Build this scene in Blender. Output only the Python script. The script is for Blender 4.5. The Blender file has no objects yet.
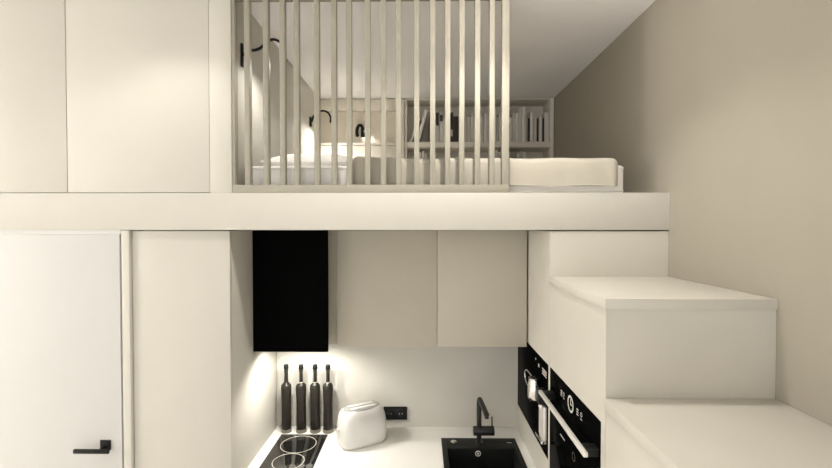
import bpy, bmesh, math, random
from mathutils import Vector, Matrix

random.seed(4)
C = bpy.context.scene.collection
sc = bpy.context.scene

# ------------------------------------------------------------------ materials
def mat(name, col, rough=0.6, metal=0.0, var=0.03, scale=6.0, bump=0.0, bscale=200.0,
        spec=0.5, coat=0.0, trans=0.0, sheen=0.0, stretch=None, ior=1.5):
    m = bpy.data.materials.new(name)
    m.use_nodes = True
    nt = m.node_tree
    b = nt.nodes['Principled BSDF']
    tc = nt.nodes.new('ShaderNodeTexCoord')
    mp = nt.nodes.new('ShaderNodeMapping')
    if stretch:
        mp.inputs['Scale'].default_value = stretch
    nt.links.new(tc.outputs['Object'], mp.inputs['Vector'])
    n = nt.nodes.new('ShaderNodeTexNoise')
    n.inputs['Scale'].default_value = scale
    n.inputs['Detail'].default_value = 3
    nt.links.new(mp.outputs['Vector'], n.inputs['Vector'])
    r = nt.nodes.new('ShaderNodeValToRGB')
    r.color_ramp.elements[0].position = 0.3
    r.color_ramp.elements[1].position = 0.7
    r.color_ramp.elements[0].color = tuple(max(0, c * (1 - var)) for c in col) + (1,)
    r.color_ramp.elements[1].color = tuple(min(1, c * (1 + var)) for c in col) + (1,)
    nt.links.new(n.outputs['Fac'], r.inputs['Fac'])
    nt.links.new(r.outputs['Color'], b.inputs['Base Color'])
    b.inputs['Roughness'].default_value = rough
    b.inputs['Metallic'].default_value = metal
    b.inputs['Specular IOR Level'].default_value = spec
    b.inputs['Coat Weight'].default_value = coat
    b.inputs['Transmission Weight'].default_value = trans
    b.inputs['IOR'].default_value = ior
    b.inputs['Sheen Weight'].default_value = sheen
    if bump > 0:
        n2 = nt.nodes.new('ShaderNodeTexNoise')
        n2.inputs['Scale'].default_value = bscale
        n2.inputs['Detail'].default_value = 2
        nt.links.new(mp.outputs['Vector'], n2.inputs['Vector'])
        bp = nt.nodes.new('ShaderNodeBump')
        bp.inputs['Strength'].default_value = bump
        bp.inputs['Distance'].default_value = 0.002
        nt.links.new(n2.outputs['Fac'], bp.inputs['Height'])
        nt.links.new(bp.outputs['Normal'], b.inputs['Normal'])
    return m

M = {
    'taupe': mat('taupe_paint', (.325, .297, .245), .9, var=.012, bump=.05, spec=.2),
    'ceil': mat('ceiling_paint', (.955, .94, .94), .9, spec=.2, var=.01),
    'wallw': mat('white_paint', (.82, .81, .78), .85, spec=.25, var=.015),
    'splash': mat('backsplash_paint', (.58, .56, .50), .55, var=.02),
    'floor': mat('oak_floor', (.78, .74, .68), .5, var=.2, scale=4, stretch=(1, 12, 1)),
    'front': mat('cream_lacquer', (.60, .58, .52), .55, var=.01, spec=.35),
    'tall': mat('cream_front', (.55, .528, .47), .55, var=.01, spec=.35),
    'step': mat('ivory_laminate', (.585, .562, .498), .55, var=.015, spec=.35),
    'beige': mat('beige_front', (.455, .425, .35), .5, var=.015, spec=.35),
    'door': mat('white_door_lacquer', (.605, .60, .58), .5, var=.008, spec=.35),
    'slat': mat('beige_slat', (.33, .31, .25), .6, var=.008),
    'gap': mat('dark_gap', (.05, .045, .04), .9),
    'counter': mat('white_worktop', (.80, .785, .745), .4, var=.015, scale=14),
    'bglass': mat('black_glass', (.003, .003, .003), .08, var=0, spec=.5, ior=1.012),
    'cglass': mat('cooktop_glass', (.012, .012, .011), .035, var=0, spec=.6, ior=1.9),
    'mark': mat('printed_grey', (.62, .61, .57), .5),
    'ring': mat('printed_ring', (.60, .57, .49), .5),
    'blackm': mat('matt_black_metal', (.008, .008, .0075), .45, spec=.22, var=.1),
    'granite': mat('black_granite', (.008, .009, .008), .55, spec=.25, var=.35, scale=300),
    'faucet': mat('dark_bronze', (.022, .021, .018), .35, metal=.3),
    'chrome': mat('chrome', (.75, .74, .72), .18, metal=1.0, var=.02),
    'alu': mat('brushed_steel', (.78, .76, .71), .34, metal=.35, var=.05, stretch=(1, 30, 30)),
    'bottle': mat('dark_olive_glass', (.016, .014, .010), .30, var=.35, scale=22, spec=.35, coat=0),
    'bbase': mat('thick_glass_base', (.19, .18, .14), .15, var=.1),
    'twine': mat('pale_twine', (.55, .50, .40), .9),
    'toaster': mat('white_enamel', (.66, .65, .62), .28, var=.01, coat=.3),
    'tplate': mat('grey_toaster_plate', (.36, .36, .345), .45, metal=.3),
    'sheet': mat('white_sheet', (.86, .84, .81), .9, bump=.1, bscale=400, sheen=.1),
    'duvet': mat('oat_duvet', (.47, .435, .365), .95, bump=.12, bscale=350, sheen=.1),
    'shelf': mat('shelf_board', (.80, .76, .69), .7),
    'niche': mat('niche_panel', (.68, .63, .53), .7),
    'fascia': mat('niche_fascia', (.76, .715, .62), .7),
    'page': mat('book_pages', (.74, .70, .60), .9, var=.06, scale=120, stretch=(40, 1, 1)),
    'bk_light': mat('pale_grey_cover', (.70, .68, .63), .6, var=.04),
    'bk_white': mat('white_cover', (.82, .80, .76), .6, var=.03),
    'bk_grey': mat('mid_grey_cover', (.54, .52, .48), .6, var=.05),
    'bk_taupe': mat('taupe_cover', (.62, .58, .51), .6, var=.05),
    'bk_black': mat('black_cover', (.02, .018, .017), .5, var=.1),
    'bk_brown': mat('dark_brown_cover', (.055, .040, .030), .6, var=.1),
}

# ------------------------------------------------------------------ mesh helpers
class MB:
    def __init__(s):
        s.bm = bmesh.new()

    def box(s, x0, x1, y0, y1, z0, z1, bev=0.0, seg=2):
        t = bmesh.new()
        r = bmesh.ops.create_cube(t, size=1)
        for v in t.verts:
            v.co = Vector(((x0 + x1) / 2 + v.co.x * (x1 - x0), (y0 + y1) / 2 + v.co.y * (y1 - y0),
                           (z0 + z1) / 2 + v.co.z * (z1 - z0)))
        if bev > 0:
            bmesh.ops.bevel(t, geom=t.edges[:], offset=bev, segments=seg, affect='EDGES', profile=.5)
        s.join(t)
        return s

    def join(s, t, mx=None):
        if mx is not None:
            bmesh.ops.transform(t, matrix=mx, verts=t.verts[:])
        me = bpy.data.meshes.new('tmp')
        t.to_mesh(me); t.free()
        s.bm.from_mesh(me)
        bpy.data.meshes.remove(me)

    def cyl(s, a, b, r, r2=None, n=24, bev=0.0):
        a, b = Vector(a), Vector(b)
        d = b - a
        t = bmesh.new()
        bmesh.ops.create_cone(t, cap_ends=True, cap_tris=False, segments=n, radius1=r,
                              radius2=r if r2 is None else r2, depth=d.length)
        if bev > 0:
            ed = [e for e in t.edges if abs(e.verts[0].co.z - e.verts[1].co.z) < 1e-6]
            bmesh.ops.bevel(t, geom=ed, offset=bev, segments=2, affect='EDGES', profile=.5)
        q = Vector((0, 0, 1)).rotation_difference(d.normalized())
        s.join(t, Matrix.Translation((a + b) / 2) @ q.to_matrix().to_4x4())
        return s

    def tube(s, pts, rad, n=14):
        pts = [Vector(p) for p in pts]
        rads = rad if isinstance(rad, (list, tuple)) else [rad] * len(pts)
        t = bmesh.new()
        rings = []
        ref = None
        for i, p in enumerate(pts):
            d = (pts[min(i + 1, len(pts) - 1)] - pts[max(i - 1, 0)]).normalized()
            if ref is None:
                ref = d.orthogonal().normalized()
            ref = (ref - d * ref.dot(d)).normalized()
            bi = d.cross(ref)
            rings.append([t.verts.new(p + (ref * math.cos(2 * math.pi * k / n) + bi * math.sin(2 * math.pi * k / n)) * rads[i]) for k in range(n)])
        for i in range(len(rings) - 1):
            for k in range(n):
                t.faces.new((rings[i][k], rings[i][(k + 1) % n], rings[i + 1][(k + 1) % n], rings[i + 1][k]))
        t.faces.new(rings[0][::-1]); t.faces.new(rings[-1])
        s.join(t)
        return s

    def lathe(s, prof, c, n=32):
        t = bmesh.new()
        rings = []
        for r, z in prof:
            if r < 1e-6:
                rings.append([t.verts.new((c[0], c[1], c[2] + z))])
            else:
                rings.append([t.verts.new((c[0] + r * math.cos(2 * math.pi * k / n), c[1] + r * math.sin(2 * math.pi * k / n), c[2] + z)) for k in range(n)])
        for a, b in zip(rings, rings[1:]):
            for k in range(n):
                k2 = (k + 1) % n
                if len(a) == 1 and len(b) == 1: continue
                if len(a) == 1: t.faces.new((a[0], b[k2], b[k]))
                elif len(b) == 1: t.faces.new((a[k], a[k2], b[0]))
                else: t.faces.new((a[k], a[k2], b[k2], b[k]))
        if len(rings[0]) > 1: t.faces.new(rings[0][::-1])
        if len(rings[-1]) > 1: t.faces.new(rings[-1])
        s.join(t)
        return s

    def loft(s, loops):
        """closed loops of equal length bridged, ends capped"""
        t = bmesh.new()
        rr = [[t.verts.new(p) for p in lp] for lp in loops]
        n = len(rr[0])
        for a, b in zip(rr, rr[1:]):
            for k in range(n):
                t.faces.new((a[k], a[(k + 1) % n], b[(k + 1) % n], b[k]))
        t.faces.new(rr[0][::-1]); t.faces.new(rr[-1])
        bmesh.ops.recalc_face_normals(t, faces=t.faces[:])
        s.join(t)
        return s

    def torus(s, c, R, r, axis='Z', n=48, m=10, flat=1.0):
        t = bmesh.new()
        rings = []
        for i in range(n):
            a = 2 * math.pi * i / n
            ring = []
            for k in range(m):
                b = 2 * math.pi * k / m
                u, v, w = (R + r * math.cos(b)) * math.cos(a), (R + r * math.cos(b)) * math.sin(a), r * math.sin(b) * flat
                p = {'Z': (u, v, w), 'X': (w, u, v), 'Y': (u, w, v)}[axis]
                ring.append(t.verts.new(Vector(c) + Vector(p)))
            rings.append(ring)
        for i in range(n):
            for k in range(m):
                t.faces.new((rings[i][k], rings[(i + 1) % n][k], rings[(i + 1) % n][(k + 1) % m], rings[i][(k + 1) % m]))
        bmesh.ops.recalc_face_normals(t, faces=t.faces[:])
        s.join(t)
        return s

    def build(s, name, m, parent=None, origin=None, smooth=True, sub=0):
        me = bpy.data.meshes.new(name)
        o = bpy.data.objects.new(name, me)
        C.objects.link(o)
        if parent is not None:
            w = Vector(parent.location)
            if parent.parent is not None:
                w = w + Vector(parent.parent.location)
            off = w
            o.parent = parent
        else:
            off = Vector(origin) if origin is not None else Vector((0, 0, 0))
            o.location = off
        for v in s.bm.verts:
            v.co -= off
        s.bm.to_mesh(me); s.bm.free()
        me.materials.append(M[m] if isinstance(m, str) else m)
        if smooth:
            for p in me.polygons: p.use_smooth = True
            try:
                me.set_sharp_from_angle(angle=math.radians(40))
            except Exception:
                pass
        if sub:
            md = o.modifiers.new('sub', 'SUBSURF'); md.levels = sub; md.render_levels = sub
        return o

def tag(o, label, cat, group=None):
    o['label'] = label; o['category'] = cat
    if group: o['group'] = group
    return o

def thing(name, label, cat, loc, group=None):
    o = bpy.data.objects.new(name, None)
    o.empty_display_size = .05
    C.objects.link(o)
    o.location = loc
    return tag(o, label, cat, group)

def struct(o):
    o['kind'] = 'structure'
    return o

def catmull(pts, n=8):
    P = [Vector(p) for p in pts]
    P = [P[0] * 2 - P[1]] + P + [P[-1] * 2 - P[-2]]
    out = []
    for i in range(1, len(P) - 2):
        for k in range(n):
            t = k / n
            a, b, c, d = P[i - 1:i + 3]
            out.append(.5 * ((2 * b) + (c - a) * t + (2 * a - 5 * b + 4 * c - d) * t * t + (3 * b - a - 3 * c + d) * t ** 3))
    out.append(P[-2])
    return out

# ------------------------------------------------------------------ room dimensions (metres, camera side is -Y)
XL, XR = -6.20, 1.17          # room left / right wall
YR, YF = -2.40, 2.09          # rear wall, front plane of loft
YK, YB = 2.79, 4.16           # kitchen back wall, loft back wall
ZC = 3.255                    # ceiling
ZS0, ZS1 = 2.111, 2.287       # loft platform
CT = .85                      # worktop height
XN = -.920                    # kitchen niche left side
XO = .612                     # oven column face

# ------------------------------------------------------------------ setting
struct(MB().box(XL - .1, XR + .1, YR - .1, YB + .1, -.1, 0).build('floor', 'floor', smooth=False))
struct(MB().box(XL - .1, XR + .1, YR - .1, YB + .1, ZC, ZC + .1).build('ceiling', 'ceil', smooth=False))
struct(MB().box(XR, XR + .1, YR - .1, YB + .1, 0, ZC).build('wall_right', 'taupe', smooth=False))
struct(MB().box(XL - .1, XL, YR - .1, YB + .1, 0, ZC).build('wall_left', 'wallw', smooth=False))
# rear wall (behind the camera) with an unseen window opening, added for fill light
wx0, wx1, wz0, wz1 = -2.5, 1.05, .05, 2.35
struct(MB().box(XL, wx0, YR - .1, YR, 0, ZC).box(wx1, XR, YR - .1, YR, 0, ZC)
       .box(wx0, wx1, YR - .1, YR, 0, wz0).box(wx0, wx1, YR - .1, YR, wz1, ZC).build('wall_rear', 'wallw', smooth=False))
wf = struct(MB().box(wx0, wx0 + .06, YR - .09, YR - .03, wz0, wz1).box(wx1 - .06, wx1, YR - .09, YR - .03, wz0, wz1)
            .box(wx0 + .06, wx1 - .06, YR - .09, YR - .03, wz0, wz0 + .06).box(wx0 + .06, wx1 - .06, YR - .09, YR - .03, wz1 - .06, wz1)
            .box(-.75, -.69, YR - .09, YR - .03, wz0 + .06, wz1 - .06).build('fill_window_1', 'door', smooth=False))  # unseen window frame, added around the rear fill light
# loft back wall and kitchen back wall
struct(MB().box(XL, XR, YB, YB + .1, 0, ZC).build('wall_back', 'wallw', smooth=False))
struct(MB().box(XN + .001, XR - .02, YK, YK + .06, 0, ZS0 - .001).build('wall_kitchen', 'splash', smooth=False))
# loft side wall beside the wardrobe
struct(MB().box(-1.005, -.900, YF + .002, YB, ZS1, ZC, .002).build('wall_loft', 'front'))
# loft platform, front edge visible right across the room
struct(MB().box(XL, XR, YF, YB, ZS0, ZS1, .0008).build('trim_1', 'front'))
# wall with the flush door, under the platform
struct(MB().box(XL, -2.34, YF + .001, YF + .11, 0, ZS0).box(-2.34, -1.395, YF + .06, YF + .11, 2.088, ZS0 - .0005)
       .box(-2.34, -1.435, YF + .001, YF + .06, 2.0905, ZS0 - .0005).build('wall_front', 'door', smooth=False))
struct(MB().box(-1.434, -1.396, YF + .001, YF + .105, 0, ZS0 - .002, .003).build('trim_2', 'front'))
dr = struct(MB().box(-2.335, -1.4425, YF + .0012, YF + .055, .008, 2.090, .001).build('door_1', 'door'))
MB().box(-1.544, -1.4935, YF - .006, YF + .001, 1.051, 1.100, .002).cyl((-1.520, YF - .001, 1.066), (-1.520, YF - .040, 1.066), .009)\
    .box(-1.640, -1.470, YF - .052, YF - .040, 1.056, 1.077, .004).build('door_handle', 'blackm', dr)

# ------------------------------------------------------------------ wardrobe above the door
w = thing('wardrobe', 'cream built-in wardrobe with flush doors above the white door, left of the slats', 'wardrobe', (-1.85, YF, ZS1))
MB().box(XL + .002, -1.008, YF + .024, YF + .60, ZS1, ZC - .003).build('carcass', 'gap', w, smooth=False)
for a, b in ((-1.687, -1.0065), (-2.368, -1.691), (-3.049, -2.372), (XL + .003, -3.053)):
    MB().box(a, b, YF + .002, YF + .022, ZS1 + .003, ZC - .006, .001).build('door', 'front', w)

# ------------------------------------------------------------------ slatted balustrade
xs = [-.839, -.75, -.671, -.604, -.508, -.426, -.354, -.266, -.191, -.119, -.033, .043, .114, .181, .255, .324, .383]
b = thing('balustrade', 'beige screen of thin vertical slats standing on the loft edge', 'balustrade', (-.24, 2.112, ZS1))
SY0, SY1 = 2.096, 2.130
MB().box(-.899, .417, SY0 - .002, SY1 + .002, ZS1, 2.326, .0015).build('bottom_rail', 'slat', b)
MB().box(-.899, .417, SY0 - .002, SY1 + .002, 3.205, ZC - .001, .0015).build('top_rail', 'slat', b)
MB().box(-.899, -.884, SY0, SY1, 2.3265, 3.2045, .0015).build('post', 'slat', b)
for i, x in enumerate(xs):
    wd = .034 if i == len(xs) - 1 else .0245
    MB().box(x, x + wd, SY0, SY1, 2.3265, 3.2045, .0015).build('slat', 'slat', b)

# ------------------------------------------------------------------ bed in the loft
def rbox_loops(x0, x1, y0, y1, z0, z1, r, n=5):
    """rounded box as lofted loops up Z"""
    def loop(ins, z):
        pts = []
        for cx, cy, a0 in ((x1 - r, y1 - r, 0), (x0 + r, y1 - r, 90), (x0 + r, y0 + r, 180), (x1 - r, y0 + r, 270)):
            for k in range(n + 1):
                a = math.radians(a0 + 90 * k / n)
                pts.append((cx + (r - ins) * math.cos(a), cy + (r - ins) * math.sin(a), z))
        return pts
    L = []
    for k in range(n + 1):
        a = math.pi / 2 * k / n
        L.append(loop(r * .6 * (1 - math.sin(a)), z0 + r * .6 * (1 - math.cos(a))))
    for k in range(n + 1):
        a = math.pi / 2 * k / n
        L.append(loop(r * .6 * (1 - math.cos(a)), z1 - r * .6 * (1 - math.sin(a))))
    return L

mt = thing('mattress', 'white mattress lying on the loft floor behind the slats', 'mattress', (.07, 2.95, ZS1))
MB().loft(rbox_loops(-.860, 1.004, 2.182, 3.74, ZS1, 2.430, .03)).build('mattress_body', 'sheet', mt)
rim = rbox_loops(-.8585, 1.0025, 2.1805, 3.7385, 2.4, 2.43, .03)
pl = [Vector(p) for p in rim[5]]
MB().tube([Vector((p.x, p.y, 2.4165)) for p in pl] + [Vector((pl[0].x, pl[0].y, 2.4165))], .0042, 8).build('piping', 'sheet', mt)
pl2 = [Vector((p.x, p.y, ZS1 + .017)) for p in pl]
MB().tube(pl2 + [pl2[0].copy()], .0042, 8).build('piping', 'sheet', mt)

outer = [(2.152, 2.325), (2.150, 2.36), (2.149, 2.40), (2.150, 2.435), (2.156, 2.458), (2.168, 2.472), (2.19, 2.479), (2.35, 2.484), (2.6, 2.487), (2.9, 2.489), (3.3, 2.487), (3.65, 2.480), (3.70, 2.468)]
inner = [(3.70, 2.436), (3.3, 2.436), (2.9, 2.436), (2.6, 2.436), (2.35, 2.436), (2.2, 2.436), (2.1715, 2.434), (2.170, 2.40), (2.170, 2.36), (2.171, 2.325)]
loops = []
N = 110
for i in range(N + 1):
    u = i / N
    x = -.338 + 1.296 * u
    e = min(u, 1 - u) * 1.296
    k = math.sqrt(max(0, 1 - (1 - min(1, e / .03)) ** 2))
    k = .25 + .75 * k
    th = .66 + .30 * math.exp(-(u / .12) ** 2)
    lp = []
    left = math.exp(-((u - .14) / .12) ** 2)
    for j, (y, z) in enumerate(outer):
        fr = max(0, 1 - max(0, y - 2.15) / .05)
        wv = (math.sin(u * 46 + z * 9) * .5 + math.sin(u * 83 + 2 + z * 22) * .3) * (.0035 + .004 * left) * fr
        zz = z + (math.sin(u * 17) * .0015 + math.sin(u * 31 + y * 7) * .002)
        if j < 3: zz = z + math.sin(u * 23) * .003
        if y > 2.19 or j > 5:
            zz = 2.436 + (zz - 2.436) * k * th
        elif z > 2.436:
            zz = 2.436 + (zz - 2.436) * k * th
        yy = 2.170 + (y - 2.170) * (k if y < 2.17 else 1) + min(.006, max(-.010, wv)) * k
        lp.append((x, yy, zz))
    for y, z in inner:
        lp.append((x, y, z))
    loops.append(lp)
dv = MB().loft(loops).build('duvet', 'duvet', None, (.31, 2.95, 2.436))
tag(dv, 'oatmeal duvet spread over the right part of the white mattress', 'duvet')

def pillow(lx, ly, h, n=22):
    t = bmesh.new()
    top, bot = {}, {}
    for i in range(n + 1):
        for j in range(n + 1):
            u, v = -1 + 2 * i / n, -1 + 2 * j / n
            pin = 1 - .07 * (1 - abs(u) ** 3) * abs(v) ** 6
            pin2 = 1 - .07 * (1 - abs(v) ** 3) * abs(u) ** 6
            f = (max(0, 1 - abs(u) ** 3.2) ** .6) * (max(0, 1 - abs(v) ** 3.2) ** .6)
            f *= 1 + .05 * math.sin(u * 5 + v * 3) * f
            x, y = u * lx / 2 * pin2, v * ly / 2 * pin
            top[i, j] = t.verts.new((x, y, h * (.35 + .65 * f)))
            edge = i in (0, n) or j in (0, n)
            bot[i, j] = top[i, j] if edge else t.verts.new((x, y, h * .35 * (1 - min(1, f * 1.6))))
    for i in range(n):
        for j in range(n):
            t.faces.new((top[i, j], top[i + 1, j], top[i + 1, j + 1], top[i, j + 1]))
            q = [bot[i, j], bot[i, j + 1], bot[i + 1, j + 1], bot[i + 1, j]]
            try: t.faces.new(q)
            except ValueError: pass
    bmesh.ops.recalc_face_normals(t, faces=t.faces[:])
    return t
for (x, y, lx, ly, h, lab) in ((-.595, 2.62, .50, .64, .105, 'white pillow at the near side of the bed head, close to the slats'),
                               (-.585, 3.36, .54, .66, .20, 'plump white pillow at the far side of the bed head, next to the back panel')):
    p = MB(); p.join(pillow(lx, ly, h), Matrix.Translation((x, y, 2.431)))
    tag(p.build('pillow', 'sheet', None, (x, y, 2.431)), lab, 'pillow', 'pillows at the bed head')

# ------------------------------------------------------------------ gooseneck reading lamps
def gooseneck(lab, plate, pts, head, rw, rp=.007, spot=0):
    l = thing('wall_lamp', lab, 'lamp', plate[0], 'black gooseneck lamps of the bed')
    (px, py, pz), (sx, sy, sz) = plate
    MB().box(px, px + sx, py - sy / 2, py + sy / 2, pz - sz / 2, pz + sz / 2, .003).build('wall_plate', 'blackm', l)
    MB().tube(catmull(pts, 10), rp, 12).build('gooseneck', 'blackm', l)
    a, c = Vector(head[0]), Vector(head[1])
    MB().cyl(a, a + (c - a) * .25, rw * .55, rw * .8).cyl(a + (c - a) * .25, c, rw * .8, rw).build('lamp_head', 'blackm', l)
    return l
gooseneck('black gooseneck lamp on the left loft wall, nearest the slats', ((-.900, 2.212, 2.984), (.010, .020, .115)),
          [(-.888, 2.213, 2.985), (-.872, 2.225, 3.015), (-.845, 2.245, 3.022), (-.822, 2.27, 3.045), (-.797, 2.29, 3.082), (-.770, 2.31, 3.103), (-.742, 2.325, 3.096), (-.722, 2.333, 3.070)],
          [(-.724, 2.333, 3.072), (-.717, 2.338, 2.998)], .010)
gooseneck('black gooseneck lamp on the left loft wall, farthest from the slats', ((-.900, 3.582, 2.973), (.012, .05, .075)),
          [(-.888, 3.583, 2.975), (-.872, 3.588, 3.02), (-.846, 3.594, 3.052), (-.803, 3.6, 3.068), (-.765, 3.6, 3.058), (-.741, 3.6, 3.028), (-.734, 3.6, 3.005)],
          [(-.734, 3.6, 3.008), (-.731, 3.6, 2.972)], .013, .008)

# ------------------------------------------------------------------ back of the loft: panelled niche + bookcase
hp = thing('wall_panel', 'beige panelled niche with a ledge at the back of the loft, left of the bookcase', 'panel', (-.52, 3.90, ZS1))
MB().box(-.898, -.204, 3.90, YB - .002, 3.152, ZC - .008, .002).build('fascia', 'fascia', hp)
MB().box(-.898, -.204, 3.945, YB - .002, 2.866, 3.150).build('niche_back', 'niche', hp, smooth=False)
MB().box(-.898, -.204, 3.892, YB - .002, 2.842, 2.864, .002).build('ledge', 'shelf', hp)
MB().box(-.898, -.204, 3.90, YB - .002, ZS1, 2.838, .002).build('lower_panel', 'fascia', hp)
MB().box(-.202, -.145, 3.895, YB - .002, ZS1, ZC - .008, .004).build('side_post', 'fascia', hp)

# third lamp, bending off the niche above the ledge
l3 = thing('wall_lamp', 'small black bent lamp in the back niche, above the ledge', 'lamp', (-.535, 3.945, 2.97), 'black gooseneck lamps of the bed')
MB().cyl((-.568, 3.945, 2.94), (-.568, 3.930, 2.94), .017, n=20, bev=.003).build('wall_plate', 'blackm', l3)
MB().tube(catmull([(-.568, 3.935, 2.94), (-.568, 3.915, 2.955), (-.564, 3.908, 2.99), (-.545, 3.905, 3.018), (-.523, 3.903, 3.01), (-.515, 3.902, 2.985)], 8), .014, 12).build('gooseneck', 'blackm', l3)
MB().cyl((-.515, 3.902, 2.995), (-.512, 3.902, 2.915), .016, .021).build('lamp_head', 'blackm', l3)

bc = thing('bookcase', 'beige open bookcase filled with books at the back of the loft', 'bookcase', (.5, 3.9, ZS1))
BX0, BX1 = -.141, 1.165
MB().box(BX0, BX0 + .018, 3.902, YB - .022, ZS1, ZC - .004, .001).build('side_panel', 'shelf', bc)
MB().box(1.137, BX1, 3.90, YB - .022, ZS1, ZC - .004, .001).build('side_panel', 'shelf', bc)
MB().box(BX0, BX1, YB - .020, YB - .002, ZS1, ZC - .004).build('back_panel', 'shelf', bc, smooth=False)
MB().box(BX0 + .020, 1.135, 3.902, YB - .022, 2.822, 2.872, .002).build('shelf', 'shelf', bc)
MB().box(BX0 + .020, 1.135, 3.902, YB - .022, 2.400, 2.440, .002).build('shelf', 'shelf', bc)
MB().box(BX0 + .020, 1.135, 3.902, YB - .022, ZC - .012, ZC - .004, .002).build('top_panel', 'shelf', bc)

BY = 3.925
def px2x(px): return (px - 421.0) / 441 * BY
def make_book(x0, x1, h, col, label, group, z0, depth=.18, y=BY, lean=0.0, block=None):
    wd = x1 - x0 - .0012
    root = thing('book', label, 'book', ((x0 + x1) / 2, y, z0), group)
    c = min(.003, wd * .18)
    o = MB()
    cx = (x0 + x1) / 2
    a, bb = cx - wd / 2, cx + wd / 2
    o.box(a, a + c, y, y + depth, z0, z0 + h).box(bb - c, bb, y, y + depth, z0, z0 + h)
    prof = []
    for k in range(7):                       # gently rounded spine
        t = math.pi * k / 6
        prof.append((cx - math.cos(t) * wd / 2, y - math.sin(t) * min(.006, wd * .2)))
    prof += [(bb, y + c), (a, y + c)]
    o.loft([[(px, py, z0) for px, py in prof], [(px, py, z0 + h) for px, py in prof]])
    cv = o.build('cover', col, root)
    pg = MB().box(a + c * 1.05, bb - c * 1.05, y + c * 1.1, y + depth - .004, z0 + .004, z0 + h - .004).build('pages', 'page', root, smooth=False)
    if block:
        MB().box(a + wd * .12, bb - wd * .12, y - .0075, y - .002, z0 + h * block[0], z0 + h * block[1]).build('spine_label', block[2], root, smooth=False)
    if lean:
        root.rotation_euler = (0, lean, 0)
    return root

CN = {'bk_light': 'pale grey', 'bk_white': 'white', 'bk_grey': 'mid grey', 'bk_taupe': 'taupe', 'bk_black': 'black', 'bk_brown': 'dark brown'}
# (left px, right px, top px, cover) read along the upper shelf, left to right
ub = [(429.6, 431.6, 112, 'bk_brown'), (431.7, 435.2, 114, 'bk_grey'), (435.3, 439.2, 111.5, 'bk_light'), (439.4, 443.0, 112, 'bk_white'),
      (443.1, 446.0, 118, 'bk_light'), (446.1, 449.9, 116, 'bk_white'), (450.0, 453.0, 112, 'bk_black'), (453.1, 455.6, 116, 'bk_brown'),
      (455.8, 458.4, 116, 'bk_black'), (458.5, 461.0, 125, 'bk_white'), (461.2, 464.4, 114, 'bk_black'), (464.6, 467.0, 117, 'bk_grey'), (467.1, 470.3, 117, 'bk_light'),
      (470.5, 474.2, 112.5, 'bk_light'), (474.3, 479.3, 115, 'bk_grey'), (479.5, 483.6, 117, 'bk_light'), (483.8, 488.2, 113, 'bk_light'), (488.3, 493.4, 116, 'bk_taupe'),
      (493.6, 496.2, 109.5, 'bk_white'), (496.4, 498.4, 117, 'bk_grey'), (498.6, 502.8, 112.5, 'bk_light'), (502.9, 508.6, 115, 'bk_taupe'), (508.8, 511.9, 117, 'bk_light'),
      (512.0, 515.1, 112.5, 'bk_light'), (515.2, 517.9, 113, 'bk_white'), (518.0, 521.2, 108, 'bk_light'), (521.3, 525.3, 107.5, 'bk_white'), (525.4, 527.3, 117, 'bk_grey'),
      (527.4, 529.0, 118, 'bk_black'), (529.2, 532.9, 112.5, 'bk_white'), (533.2, 536.2, 117, 'bk_taupe'), (536.3, 537.9, 118, 'bk_brown'), (538.1, 541.4, 116.5, 'bk_light'),
      (541.6, 543.3, 118, 'bk_black'), (543.5, 548.4, 112.5, 'bk_light')]
word = ['', 'first', 'second', 'third', 'fourth', 'fifth', 'sixth', 'seventh', 'eighth', 'ninth', 'tenth', 'eleventh', 'twelfth', 'thirteenth',
        'fourteenth', 'fifteenth', 'sixteenth', 'seventeenth', 'eighteenth']
nb = len(ub)
for i, (a, c, t, col) in enumerate(ub):
    h = (141.7 - t) / 441 * BY
    kind = ('thin ' if c - a < 2.2 else '') + ('tall ' if t < 110 else 'short ' if t > 120 else '') + CN[col] + ' book'
    if i == 0: lab = 'thin dark brown upright book that the slanting books lean against'
    elif i == nb - 1: lab = 'pale grey book at the right end of the upper shelf'
    elif i >= nb // 2: lab = '%s on the upper shelf, %s from the right end' % (kind, word[nb - i])
    else: lab = '%s on the upper shelf, %s upright book from the left' % (kind, word[i + 1])
    blk = None
    if i == 2: blk = (.55, .97, 'bk_black'); lab = 'pale grey book with a black label at the top of its spine'
    if i == 3: blk = (.70, .92, 'bk_black'); lab = 'white book with a small black mark high on its spine'
    if i == 6: blk = (.2, .42, 'bk_grey')
    make_book(px2x(a), px2x(c), h, col, lab, 'books on the upper shelf', 2.8726, .17 + .02 * ((i * 7) % 3) / 2, BY + .004 * ((i * 5) % 4), 0, blk)
# two leaning books
def leaning(x_left, wd, h, ang, col, lab):
    # rests on its lower right corner, leaning to the right
    r = make_book(0, wd, h, col, lab, 'books on the upper shelf', 0, .17)
    dx = h * 0
    a = ang
    c = (wd - .0012) / 2
    r.location = (x_left + c * math.cos(a), BY, 2.8728 + c * math.sin(a))
    r.rotation_euler = (0, a, 0)
leaning(px2x(419.6) - .030, .030, .290, math.radians(15.5), 'bk_white', 'white book leaning right against the upright dark brown book')
leaning(px2x(412.3) - .022, .022, .225, math.radians(20.0), 'bk_light', 'pale grey book leaning right at the left end of the upper shelf')
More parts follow.
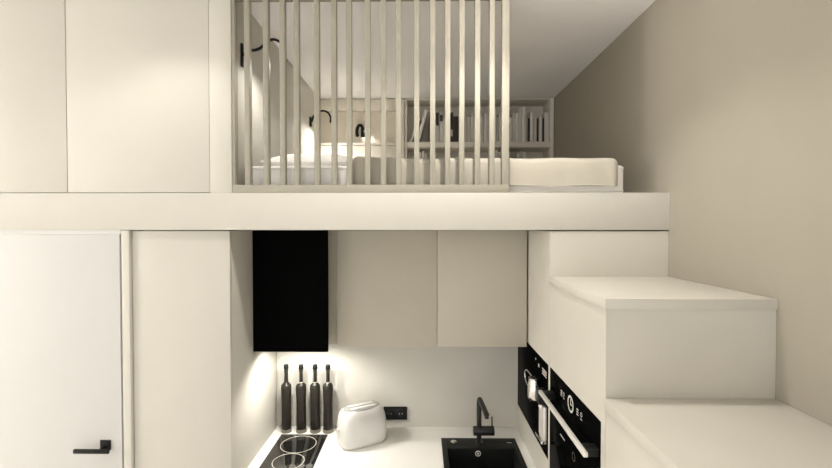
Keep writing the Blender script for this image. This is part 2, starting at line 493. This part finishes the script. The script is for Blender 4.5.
# lower shelf: only the tops show over the bed
lowb = [(419.0, 421.8, 155, 'bk_light'), (422.0, 424.4, 153.5, 'bk_white'), (424.6, 428.0, 156, 'bk_grey'), (492.0, 494.6, 156, 'bk_grey'),
        (494.8, 497.6, 152.5, 'bk_light'), (497.8, 500.4, 155.5, 'bk_grey'), (516.5, 519.4, 155.5, 'bk_light'), (519.6, 522.2, 154, 'bk_grey'), (522.4, 526.2, 154.5, 'bk_light')]
lowl = ['pale grey book on the lower shelf, leftmost above the duvet', 'white book on the lower shelf, second from the left', 'mid grey book on the lower shelf, third from the left',
        'mid grey book on the lower shelf, left one of the middle three', 'tallest pale grey book on the lower shelf, middle one of the middle three',
        'mid grey book on the lower shelf, right one of the middle three', 'pale grey book on the lower shelf, left one of the right-hand three',
        'mid grey book on the lower shelf, middle one of the right-hand three', 'pale grey book on the lower shelf, rightmost of all']
for (a, c, t, col), lab in zip(lowb, lowl):
    h = 2.860 - 2.440 - (t - 3 - 143) / 441 * BY
    make_book(px2x(a), px2x(c), h, col, lab, 'books on the lower shelf', 2.4406)

# ------------------------------------------------------------------ tall cabinet left of the kitchen
tc = thing('tall_cabinet', 'tall cream cabinet between the white door and the black hood', 'cabinet', (-1.16, 2.108, 0))
MB().box(-1.392, XN, 2.130, YK + .05, 0, 2.1065, .001).build('carcass', 'tall', tc)
MB().box(-1.392, XN, 2.108, 2.128, .09, 2.1065, .0015).build('door', 'tall', tc)

# ------------------------------------------------------------------ base cabinet, worktop
bcab = thing('base_cabinet', 'cream base cabinets under the white worktop', 'cabinet', (-.15, 2.16, 0))
MB().box(XN + .002, XO - .002, 2.19, YK - .002, .09, .60).box(XN + .002, XN + .020, 2.19, YK - .002, .60, .809)\
    .box(.05, .068, 2.19, YK - .002, .60, .809).box(XO - .020, XO - .002, 2.19, YK - .002, .60, .809)\
    .box(XN + .002, XO - .002, 2.24, YK - .002, 0, .09).build('carcass', 'tall', bcab, smooth=False)
for i in range(3):
    a = XN + .004 + i * (XO - XN - .008) / 3
    MB().box(a + .002, a + (XO - XN - .008) / 3 - .002, 2.168, 2.188, .10, .805, .0015).build('door', 'tall', bcab)

HX0, HX1, HY0, HY1 = .140, .546, 2.205, 2.520     # sink cut-out
ct = MB().box(XN + .001, HX0, 2.15, YK - .001, .81, CT).box(HX1, XO - .001, 2.15, YK - .001, .81, CT)\
    .box(HX0, HX1, 2.15, HY0, .81, CT).box(HX0, HX1, HY1, YK - .001, .81, CT)
bmesh.ops.remove_doubles(ct.bm, verts=ct.bm.verts[:], dist=1e-5)
tag(ct.build('worktop', 'counter', None, (-.15, 2.47, .81), smooth=False), 'white kitchen worktop carrying the cooktop, toaster and sink', 'worktop')

# cooktop
ck = thing('cooktop', 'narrow black glass two-ring cooktop in front of the bottles', 'cooktop', (-.712, 2.42, CT))
MB().box(-.855, -.570, 2.165, 2.670, CT, CT + .005, .0015).build('glass_plate', 'cglass', ck)
MB().torus((-.716, 2.548, CT + .0052), .101, .0018, n=64, flat=.4).build('cooking_ring', 'ring', ck)
MB().torus((-.718, 2.357, CT + .0052), .084, .0018, n=64, flat=.4).build('cooking_ring', 'ring', ck)

# bottles
prof_b = [(.0, .022), (.030, .022), (.0308, .05), (.0295, .10), (.0288, .16), (.0295, .21), (.0312, .255), (.0320, .277), (.0300, .292), (.021, .302), (.0135, .309), (.0112, .321), (.0108, .392), (0, .392)]
blab = ['leftmost dark bottle behind the cooktop', 'dark bottle with pale twine at its neck, second from the left', 'dark bottle behind the cooktop, third from the left', 'rightmost dark bottle, nearest the white toaster']
for i, x in enumerate((-.838, -.745, -.658, -.578)):
    bt = thing('bottle', blab[i], 'bottle', (x, 2.716, CT), 'dark bottles behind the cooktop')
    base = (x, 2.716, CT)
    MB().lathe(prof_b, base).build('bottle_body', 'bottle', bt)
    MB().lathe([(0, 0), (.0305, 0), (.0325, .003), (.0318, .0215), (0, .0215)], base).build('bottle_base', 'bbase', bt)
    MB().lathe([(0, .3925), (.0150, .3925), (.0155, .395), (.0148, .405), (.0142, .416), (.0120, .419), (0, .419)], base).build('cap', 'blackm', bt)
    MB().torus((x, 2.716, CT + .381), .0118, .0028).build('collar', 'bottle', bt)
    if i in (1, 2, 3):
        tw = MB().torus((x, 2.716, CT + .3105), .0150, .0014, m=8)
        tw.tube(catmull([(x - .006, 2.702, CT + .310), (x - .020, 2.695, CT + .306), (x - .034, 2.690, CT + .290)] if i == 1 else
                        [(x + .004, 2.702, CT + .310), (x + .010, 2.697, CT + .313), (x + .016, 2.695, CT + .324)], 6), .0011, 8)
        tw.build('twine', 'twine', bt)

# toaster
def superloop(hl, hw, z, e=3.2, n=56):
    out = []
    for k in range(n):
        a = 2 * math.pi * k / n
        ca, sa = math.cos(a), math.sin(a)
        out.append((hl * math.copysign(abs(ca) ** (2 / e), ca), hw * math.copysign(abs(sa) ** (2 / e), sa), z))
    return out
ang = math.radians(30)
TM = Matrix.Translation((-.352, 2.598, CT)) @ Matrix.Rotation(ang, 4, 'Z')
def tmb(fn):
    m = MB(); fn(m)
    bmesh.ops.transform(m.bm, matrix=TM, verts=m.bm.verts[:])
    return m
ts = thing('toaster', 'rounded white toaster standing on the worktop', 'toaster', (-.352, 2.598, CT))
def body(m):
    L = []
    for z, hl, hw in ((.010, .134, .084), (.014, .139, .089), (.03, .142, .092), (.08, .143, .092), (.125, .140, .088), (.16, .135, .081), (.182, .128, .073), (.196, .119, .065), (.205, .110, .058), (.209, .102, .053)):
        L.append(superloop(hl, hw, z, 3.8))
    m.loft(L)
tmb(body).build('toaster_body', 'toaster', ts)
tmb(lambda m: m.loft([superloop(.128, .079, 0, 3.6), superloop(.131, .082, .0095, 3.6)])).build('toaster_base', 'toaster', ts)
tmb(lambda m: m.loft([superloop(.110, .057, .2065, 2.6), superloop(.109, .056, .2105, 2.6), superloop(.106, .054, .2115, 2.6)])).build('top_plate', 'tplate', ts)
for s_ in (-1, 1):
    def slot(m):
        m.box(-.078, .078, s_ * .021 - .012, s_ * .021 + .012, .2113, .2145, .0012)
    tmb(slot).build('bread_slot', 'mark', ts)
tmb(lambda m: m.box(-.1525, -.140, -.010, .010, .095, .107, .003)).build('lever', 'toaster', ts)

# socket
so = thing('socket', 'black double power socket on the kitchen wall behind the toaster', 'socket', (-.161, YK, .938))
MB().box(-.238, -.088, YK - .012, YK, .898, .980, .003).build('socket_plate', 'blackm', so)
for x in (-.197, -.128):
    o = MB().torus((x, YK - .0125, .939), .024, .0028, 'Y', 36).cyl((x, YK - .0122, .939), (x, YK - .0140, .939), .0225, n=32)
    d = o.build('socket_disc', 'granite', so)
    MB().cyl((x - .009, YK - .0142, .939), (x - .009, YK - .0152, .939), .0025, n=12).cyl((x + .009, YK - .0142, .939), (x + .009, YK - .0152, .939), .0025, n=12)\
        .build('socket_pin', 'chrome', d)

# sink + faucet
sk = thing('sink', 'black granite sink set into the worktop', 'sink', (.342, 2.42, CT))
rim_ = MB().box(.121, HX0 + .012, 2.185, 2.632, CT + .0004, CT + .006, .0015).box(HX1 - .012, .563, 2.185, 2.632, CT + .0004, CT + .006, .0015)\
    .box(HX0 + .012, HX1 - .012, 2.185, HY0 + .012, CT + .0004, CT + .006, .0015).box(HX0 + .012, HX1 - .012, HY1 - .012, 2.632, CT + .0004, CT + .006, .0015)
rim_.build('sink_rim', 'granite', sk)
MB().box(HX0 + .003, HX1 - .003, HY0 + .003, HY1 - .003, .66, .668).box(HX0 + .003, HX0 + .012, HY0 + .003, HY1 - .003, .668, CT + .001)\
    .box(HX1 - .012, HX1 - .003, HY0 + .003, HY1 - .003, .668, CT + .001).box(HX0 + .012, HX1 - .012, HY0 + .003, HY0 + .012, .668, CT + .001)\
    .box(HX0 + .012, HX1 - .012, HY1 - .012, HY1 - .003, .668, CT + .001).build('basin', 'granite', sk, smooth=False)
MB().torus((.327, HY1 - .0125, .826), .014, .0026, 'Y', 32).cyl((.327, HY1 - .0120, .826), (.327, HY1 - .0145, .826), .006, n=20).build('overflow_ring', 'alu', sk)
MB().lathe([(0, .006), (.017, .006), (.019, .010), (.0185, .016), (.012, .021), (0, .022)], (.192, 2.566, CT), 28).build('drain_knob', 'chrome', sk)
MB().lathe([(0, 0), (.04, 0), (.042, .003), (.030, .004), (0, .002)], (.343, 2.36, .668), 32).build('drain', 'chrome', sk)
MB().box(.505, .535, 2.574, 2.579, CT + .006, CT + .0066).build('badge', 'mark', sk, smooth=False)

fa = thing('faucet', 'dark single-lever kitchen faucet behind the black sink', 'faucet', (.341, 2.572, CT + .006))
FX, FY = .341, 2.572
MB().cyl((FX, FY, CT + .0066), (FX, FY, CT + .012), .024, bev=.002).cyl((FX, FY, CT + .012), (FX, FY, 1.093), .0145)\
    .tube(catmull([(FX, FY, 1.092), (FX, FY - .001, 1.106), (FX + .0015, FY - .012, 1.116), (FX + .004, FY - .03, 1.117), (FX + .016, FY - .19, 1.104)], 8), .0145, 20)\
    .build('spout', 'faucet', fa)
MB().cyl((FX + .0164, FY - .185, 1.1085), (FX + .0166, FY - .186, 1.083), .0115).build('aerator', 'faucet', fa)
MB().cyl((FX - .034, FY, .928), (FX + .088, FY, .928), .0265, bev=.003).build('valve_body', 'faucet', fa)
MB().cyl((FX + .076, FY, .953), (FX + .076, FY, 1.012), .0045, n=12, bev=.001).build('lever', 'faucet', fa)

# ------------------------------------------------------------------ hood and wall cabinets
hd = thing('cooker_hood', 'tall black glass cooker hood hanging above the cooktop and bottles', 'hood', (-.71, 2.39, 1.46))
MB().box(-.905, -.536, 2.412, YK - .001, 1.470, ZS0 - .004, .002).build('hood_body', 'beige', hd)
MB().box(-.918, -.508, 2.390, 2.410, 1.441, ZS0 - .004, .003).build('glass_front', 'bglass', hd)
MB().box(-.87, -.56, 2.45, 2.74, 1.464, 1.4698, .001).build('filter', 'alu', hd)

def wall_cab(x0, x1, lab, fill=False):
    c = thing('wall_cabinet', lab, 'cabinet', ((x0 + x1) / 2, 2.51, 1.44), 'beige wall cabinets')
    MB().box(x0 + .001, x1 - .001, 2.532, YK - .001, 1.445, ZS0 - .004).build('carcass', 'beige', c, smooth=False)
    MB().box(x0 + .0015, x1 - .0015, 2.510, 2.530, 1.440, ZS0 - .006, .0015).build('door', 'beige', c)
    if fill: MB().box(-.534, x0, 2.535, YK - .001, 1.445, ZS0 - .004).build('filler_strip', 'beige', c, smooth=False)
wall_cab(-.481, .092, 'flat beige wall cabinet right beside the black hood', True)
wall_cab(.092, .604, 'flat beige wall cabinet beside the oven column')
# ------------------------------------------------------------------ tall side cabinet (coffee machine) and stair cabinets
def cavity_box(m, x0, x1, y0, y1, z0, z1, cy0, cy1, cz0, cz1, depth):
    m.box(x0 + depth, x1, y0, y1, z0, z1)
    m.box(x0, x0 + depth, y0, y1, z0, cz0)
    m.box(x0, x0 + depth, y0, y1, cz1, z1)
    m.box(x0, x0 + depth, y0, cy0, cz0, cz1)
    m.box(x0, x0 + depth, cy1, y1, cz0, cz1)
    bmesh.ops.remove_doubles(m.bm, verts=m.bm.verts[:], dist=1e-5)
    return m
WX = XR - .001
sc_t = thing('side_cabinet', 'ivory full-height cabinet with the coffee machine, under the right end of the loft', 'cabinet', (.89, 2.44, 0))
cavity_box(MB(), XO, WX, 2.0965, 2.788, 0, ZS0 - .006, 2.112, 2.780, 1.000, 1.462, .40).build('carcass', 'step', sc_t, smooth=False)

st = thing('stair_cabinet', 'ivory cabinet step with the oven in its side, upper of the two', 'stair', (.89, 1.77, 0))
cavity_box(MB(), XO, WX, 1.459, 2.095, 0, 1.855, 1.494, 2.086, .862, 1.464, .42).build('carcass', 'step', st, smooth=False)
MB().box(XO - .006, WX, 1.452, 2.0955, 1.8562, 1.890, .0006).build('tread', 'step', st)
st2 = thing('stair_cabinet', 'ivory cabinet step nearest the camera, lower of the two', 'stair', (.89, 1.14, 0))
MB().box(XO, WX, .845, 1.4575, 0, 1.525, .001).build('carcass', 'step', st2)
MB().box(XO - .006, WX, .838, 1.4575, 1.526, 1.560, .0006).build('tread', 'step', st2)

# oven
ov = thing('oven', 'black glass built-in oven with a long steel handle in the step side', 'oven', (XO, 1.79, .864))
OX = XO - .001
MB().box(OX, XO + .012, 1.498, 2.083, 1.345, 1.461, .0015).build('control_panel', 'bglass', ov)
MB().box(OX, XO + .012, 1.498, 2.083, .866, 1.342, .0015).build('oven_door', 'bglass', ov)
MB().box(XO + .014, XO + .40, 1.50, 2.08, .868, 1.458).build('oven_body', 'blackm', ov, smooth=False)
MB().box(.550, .566, 1.484, 2.060, 1.346, 1.363, .003).build('handle', 'alu', ov)
MB().box(.5665, OX - .0005, 1.502, 1.545, 1.338, 1.368, .002).build('handle_bracket', 'blackm', ov)
MB().box(.5665, OX - .0005, 2.000, 2.043, 1.338, 1.368, .002).build('handle_bracket', 'blackm', ov)
MB().torus((OX - .0006, 1.795, 1.403), .030, .0045, 'X', 48, flat=.25).build('clock_dial', 'mark', ov)
ic = MB()
ic.box(OX - .001, OX, 1.792, 1.797, 1.403, 1.424).box(OX - .001, OX, 1.780, 1.797, 1.400, 1.4045)
ic.build('clock_hands', 'mark', ov, smooth=False)
for yc, pat in ((1.880, 0), (1.910, 1), (1.715, 1), (1.675, 0)):
    m = MB()
    if pat == 0:
        m.torus((OX - .0005, yc, 1.410), .0075, .0016, 'X', 20, 6, .3).box(OX - .001, OX, yc - .008, yc + .008, 1.391, 1.394)
    else:
        for k in range(3):
            m.box(OX - .001, OX, yc - .009, yc + .009, 1.392 + k * .010, 1.396 + k * .010)
    m.build('touch_icon', 'mark', ov, smooth=False)
MB().box(OX - .001, OX, 1.865, 1.925, 1.216, 1.221).build('badge', 'bk_grey', ov, smooth=False)
MB().torus((OX - .0005, 1.755, 1.207), .016, .002, 'X', 24, 6, .3).build('emblem', 'bk_brown', ov, smooth=False)

# coffee machine
cm = thing('coffee_machine', 'black built-in coffee machine with chrome spout and jug, behind the oven', 'coffee machine', (XO, 2.44, 1.0))
CX = XO - .001
MB().box(CX, XO + .012, 2.122, 2.776, 1.004, 1.459, .0015).build('front_panel', 'bglass', cm)
MB().box(XO + .013, XO + .38, 2.125, 2.772, 1.003, 1.458).build('machine_body', 'blackm', cm, smooth=False)
MB().box(CX - .040, CX - .0003, 2.105 + .02, 2.19, 1.262, 1.330, .006).build('spout_block', 'blackm', cm)
MB().cyl((CX - .024, 2.14, 1.262), (CX - .024, 2.14, 1.240), .007, n=16).cyl((CX - .024, 2.168, 1.262), (CX - .024, 2.168, 1.240), .007, n=16).build('nozzle', 'chrome', cm)
MB().box(CX - .030, CX - .0003, 2.126, 2.235, 1.070, 1.084, .003).build('drip_tray', 'chrome', cm)
MB().box(CX - .016, CX - .0003, 2.130, 2.220, 1.0845, 1.250, .004).build('chrome_column', 'alu', cm)
MB().lathe([(0, 0), (.029, 0), (.033, .006), (.034, .05), (.029, .09), (.027, .10), (.030, .106), (0, .106)], (CX - .036, 2.228, 1.256), 32).build('milk_jug', 'chrome', cm)
MB().tube(catmull([(CX - .036, 2.253, 1.352), (CX - .037, 2.38, 1.350), (CX - .038, 2.42, 1.32), (CX - .037, 2.39, 1.282), (CX - .036, 2.256, 1.268)], 8), .0045, 10).build('jug_handle', 'chrome', cm)
MB().box(CX - .062, CX - .0003, 2.20, 2.26, 1.2503, 1.2556, .001).build('jug_holder', 'blackm', cm)
m = MB()
for k in range(3):
    m.box(CX - .001, CX, 2.140, 2.215, 1.388 + k * .012, 1.394 + k * .012)
m.box(CX - .001, CX, 2.27, 2.29, 1.40, 1.416)
m.build('display', 'mark', cm, smooth=False)
MB().box(CX - .001, CX, 2.335, 2.350, 1.419, 1.427).build('badge', 'mark', cm, smooth=False)

# ------------------------------------------------------------------ lights
def lamp(name, kind, loc, energy, col, **kw):
    d = bpy.data.lights.new(name, kind)
    d.energy = energy; d.color = col
    for k, v in kw.items(): setattr(d, k, v)
    o = bpy.data.objects.new(name, d); C.objects.link(o); o.location = loc
    return o
WARM = (1.0, .955, .89)
for lx, e in ((-2.60, 9), (-1.15, 12), (.30, 42)):
    lamp('downlight', 'SPOT', (lx, 1.65, 3.22), e, WARM, spot_size=math.radians(122), spot_blend=.55, shadow_soft_size=.03)
lamp('loft_fill', 'POINT', (.30, 1.65, 3.20), 8, WARM, shadow_soft_size=.04)  # extra point added at the downlight to brighten the loft interior
lamp('side_lamp', 'POINT', (-5.9, .08, 2.4), 205, (1.0, .975, .935), shadow_soft_size=.03)
for lx in (-.76, -.61):
    lamp('hood_light', 'SPOT', (lx, 2.51, 1.455), 11.0, WARM, spot_size=math.radians(150), spot_blend=.5, shadow_soft_size=.02)
for loc, e in (((-.717, 2.340, 2.99), 9), ((-.731, 3.6, 2.965), 23)):
    lamp('reading_light', 'SPOT', loc, e, WARM, spot_size=math.radians(168), spot_blend=1.0, shadow_soft_size=.015)
lamp('reading_light', 'SPOT', (-.49, 3.90, 2.975), 1.6, WARM, spot_size=math.radians(120), spot_blend=.5, shadow_soft_size=.01)
fill_lamp = lamp('rear_fill', 'AREA', ((wx0 + wx1) / 2, YR - .02, 1.2), 50, (.99, .99, 1.0), shape='RECTANGLE', size=3.5, size_y=2.2)  # broad fill light added behind the camera, set in the added opening
fill_lamp.rotation_euler = (math.radians(90), 0, 0)

wd_ = bpy.data.worlds.new('World'); sc.world = wd_
wd_.use_nodes = True
wd_.node_tree.nodes['Background'].inputs['Color'].default_value = (.85, .92, 1, 1)
wd_.node_tree.nodes['Background'].inputs['Strength'].default_value = .3

# ------------------------------------------------------------------ camera
cd = bpy.data.cameras.new('Camera')
cam = bpy.data.objects.new('Camera', cd); C.objects.link(cam)
cd.sensor_width = 36; cd.sensor_fit = 'HORIZONTAL'
cd.lens = 441 / 832 * 36
cd.clip_start = .01
cam.location = (0, 0, 2.13)
cam.rotation_euler = (math.radians(90 - 1.04), 0, math.radians(.65))
sc.camera = cam

vs = sc.view_settings
sc.display_settings.display_device = 'sRGB'
vs.view_transform = 'Standard'; vs.look = 'None'; vs.gamma = 1; vs.exposure = -.07
vs.use_curve_mapping = False
sc.cycles.max_bounces = 10
sc.cycles.diffuse_bounces = 6
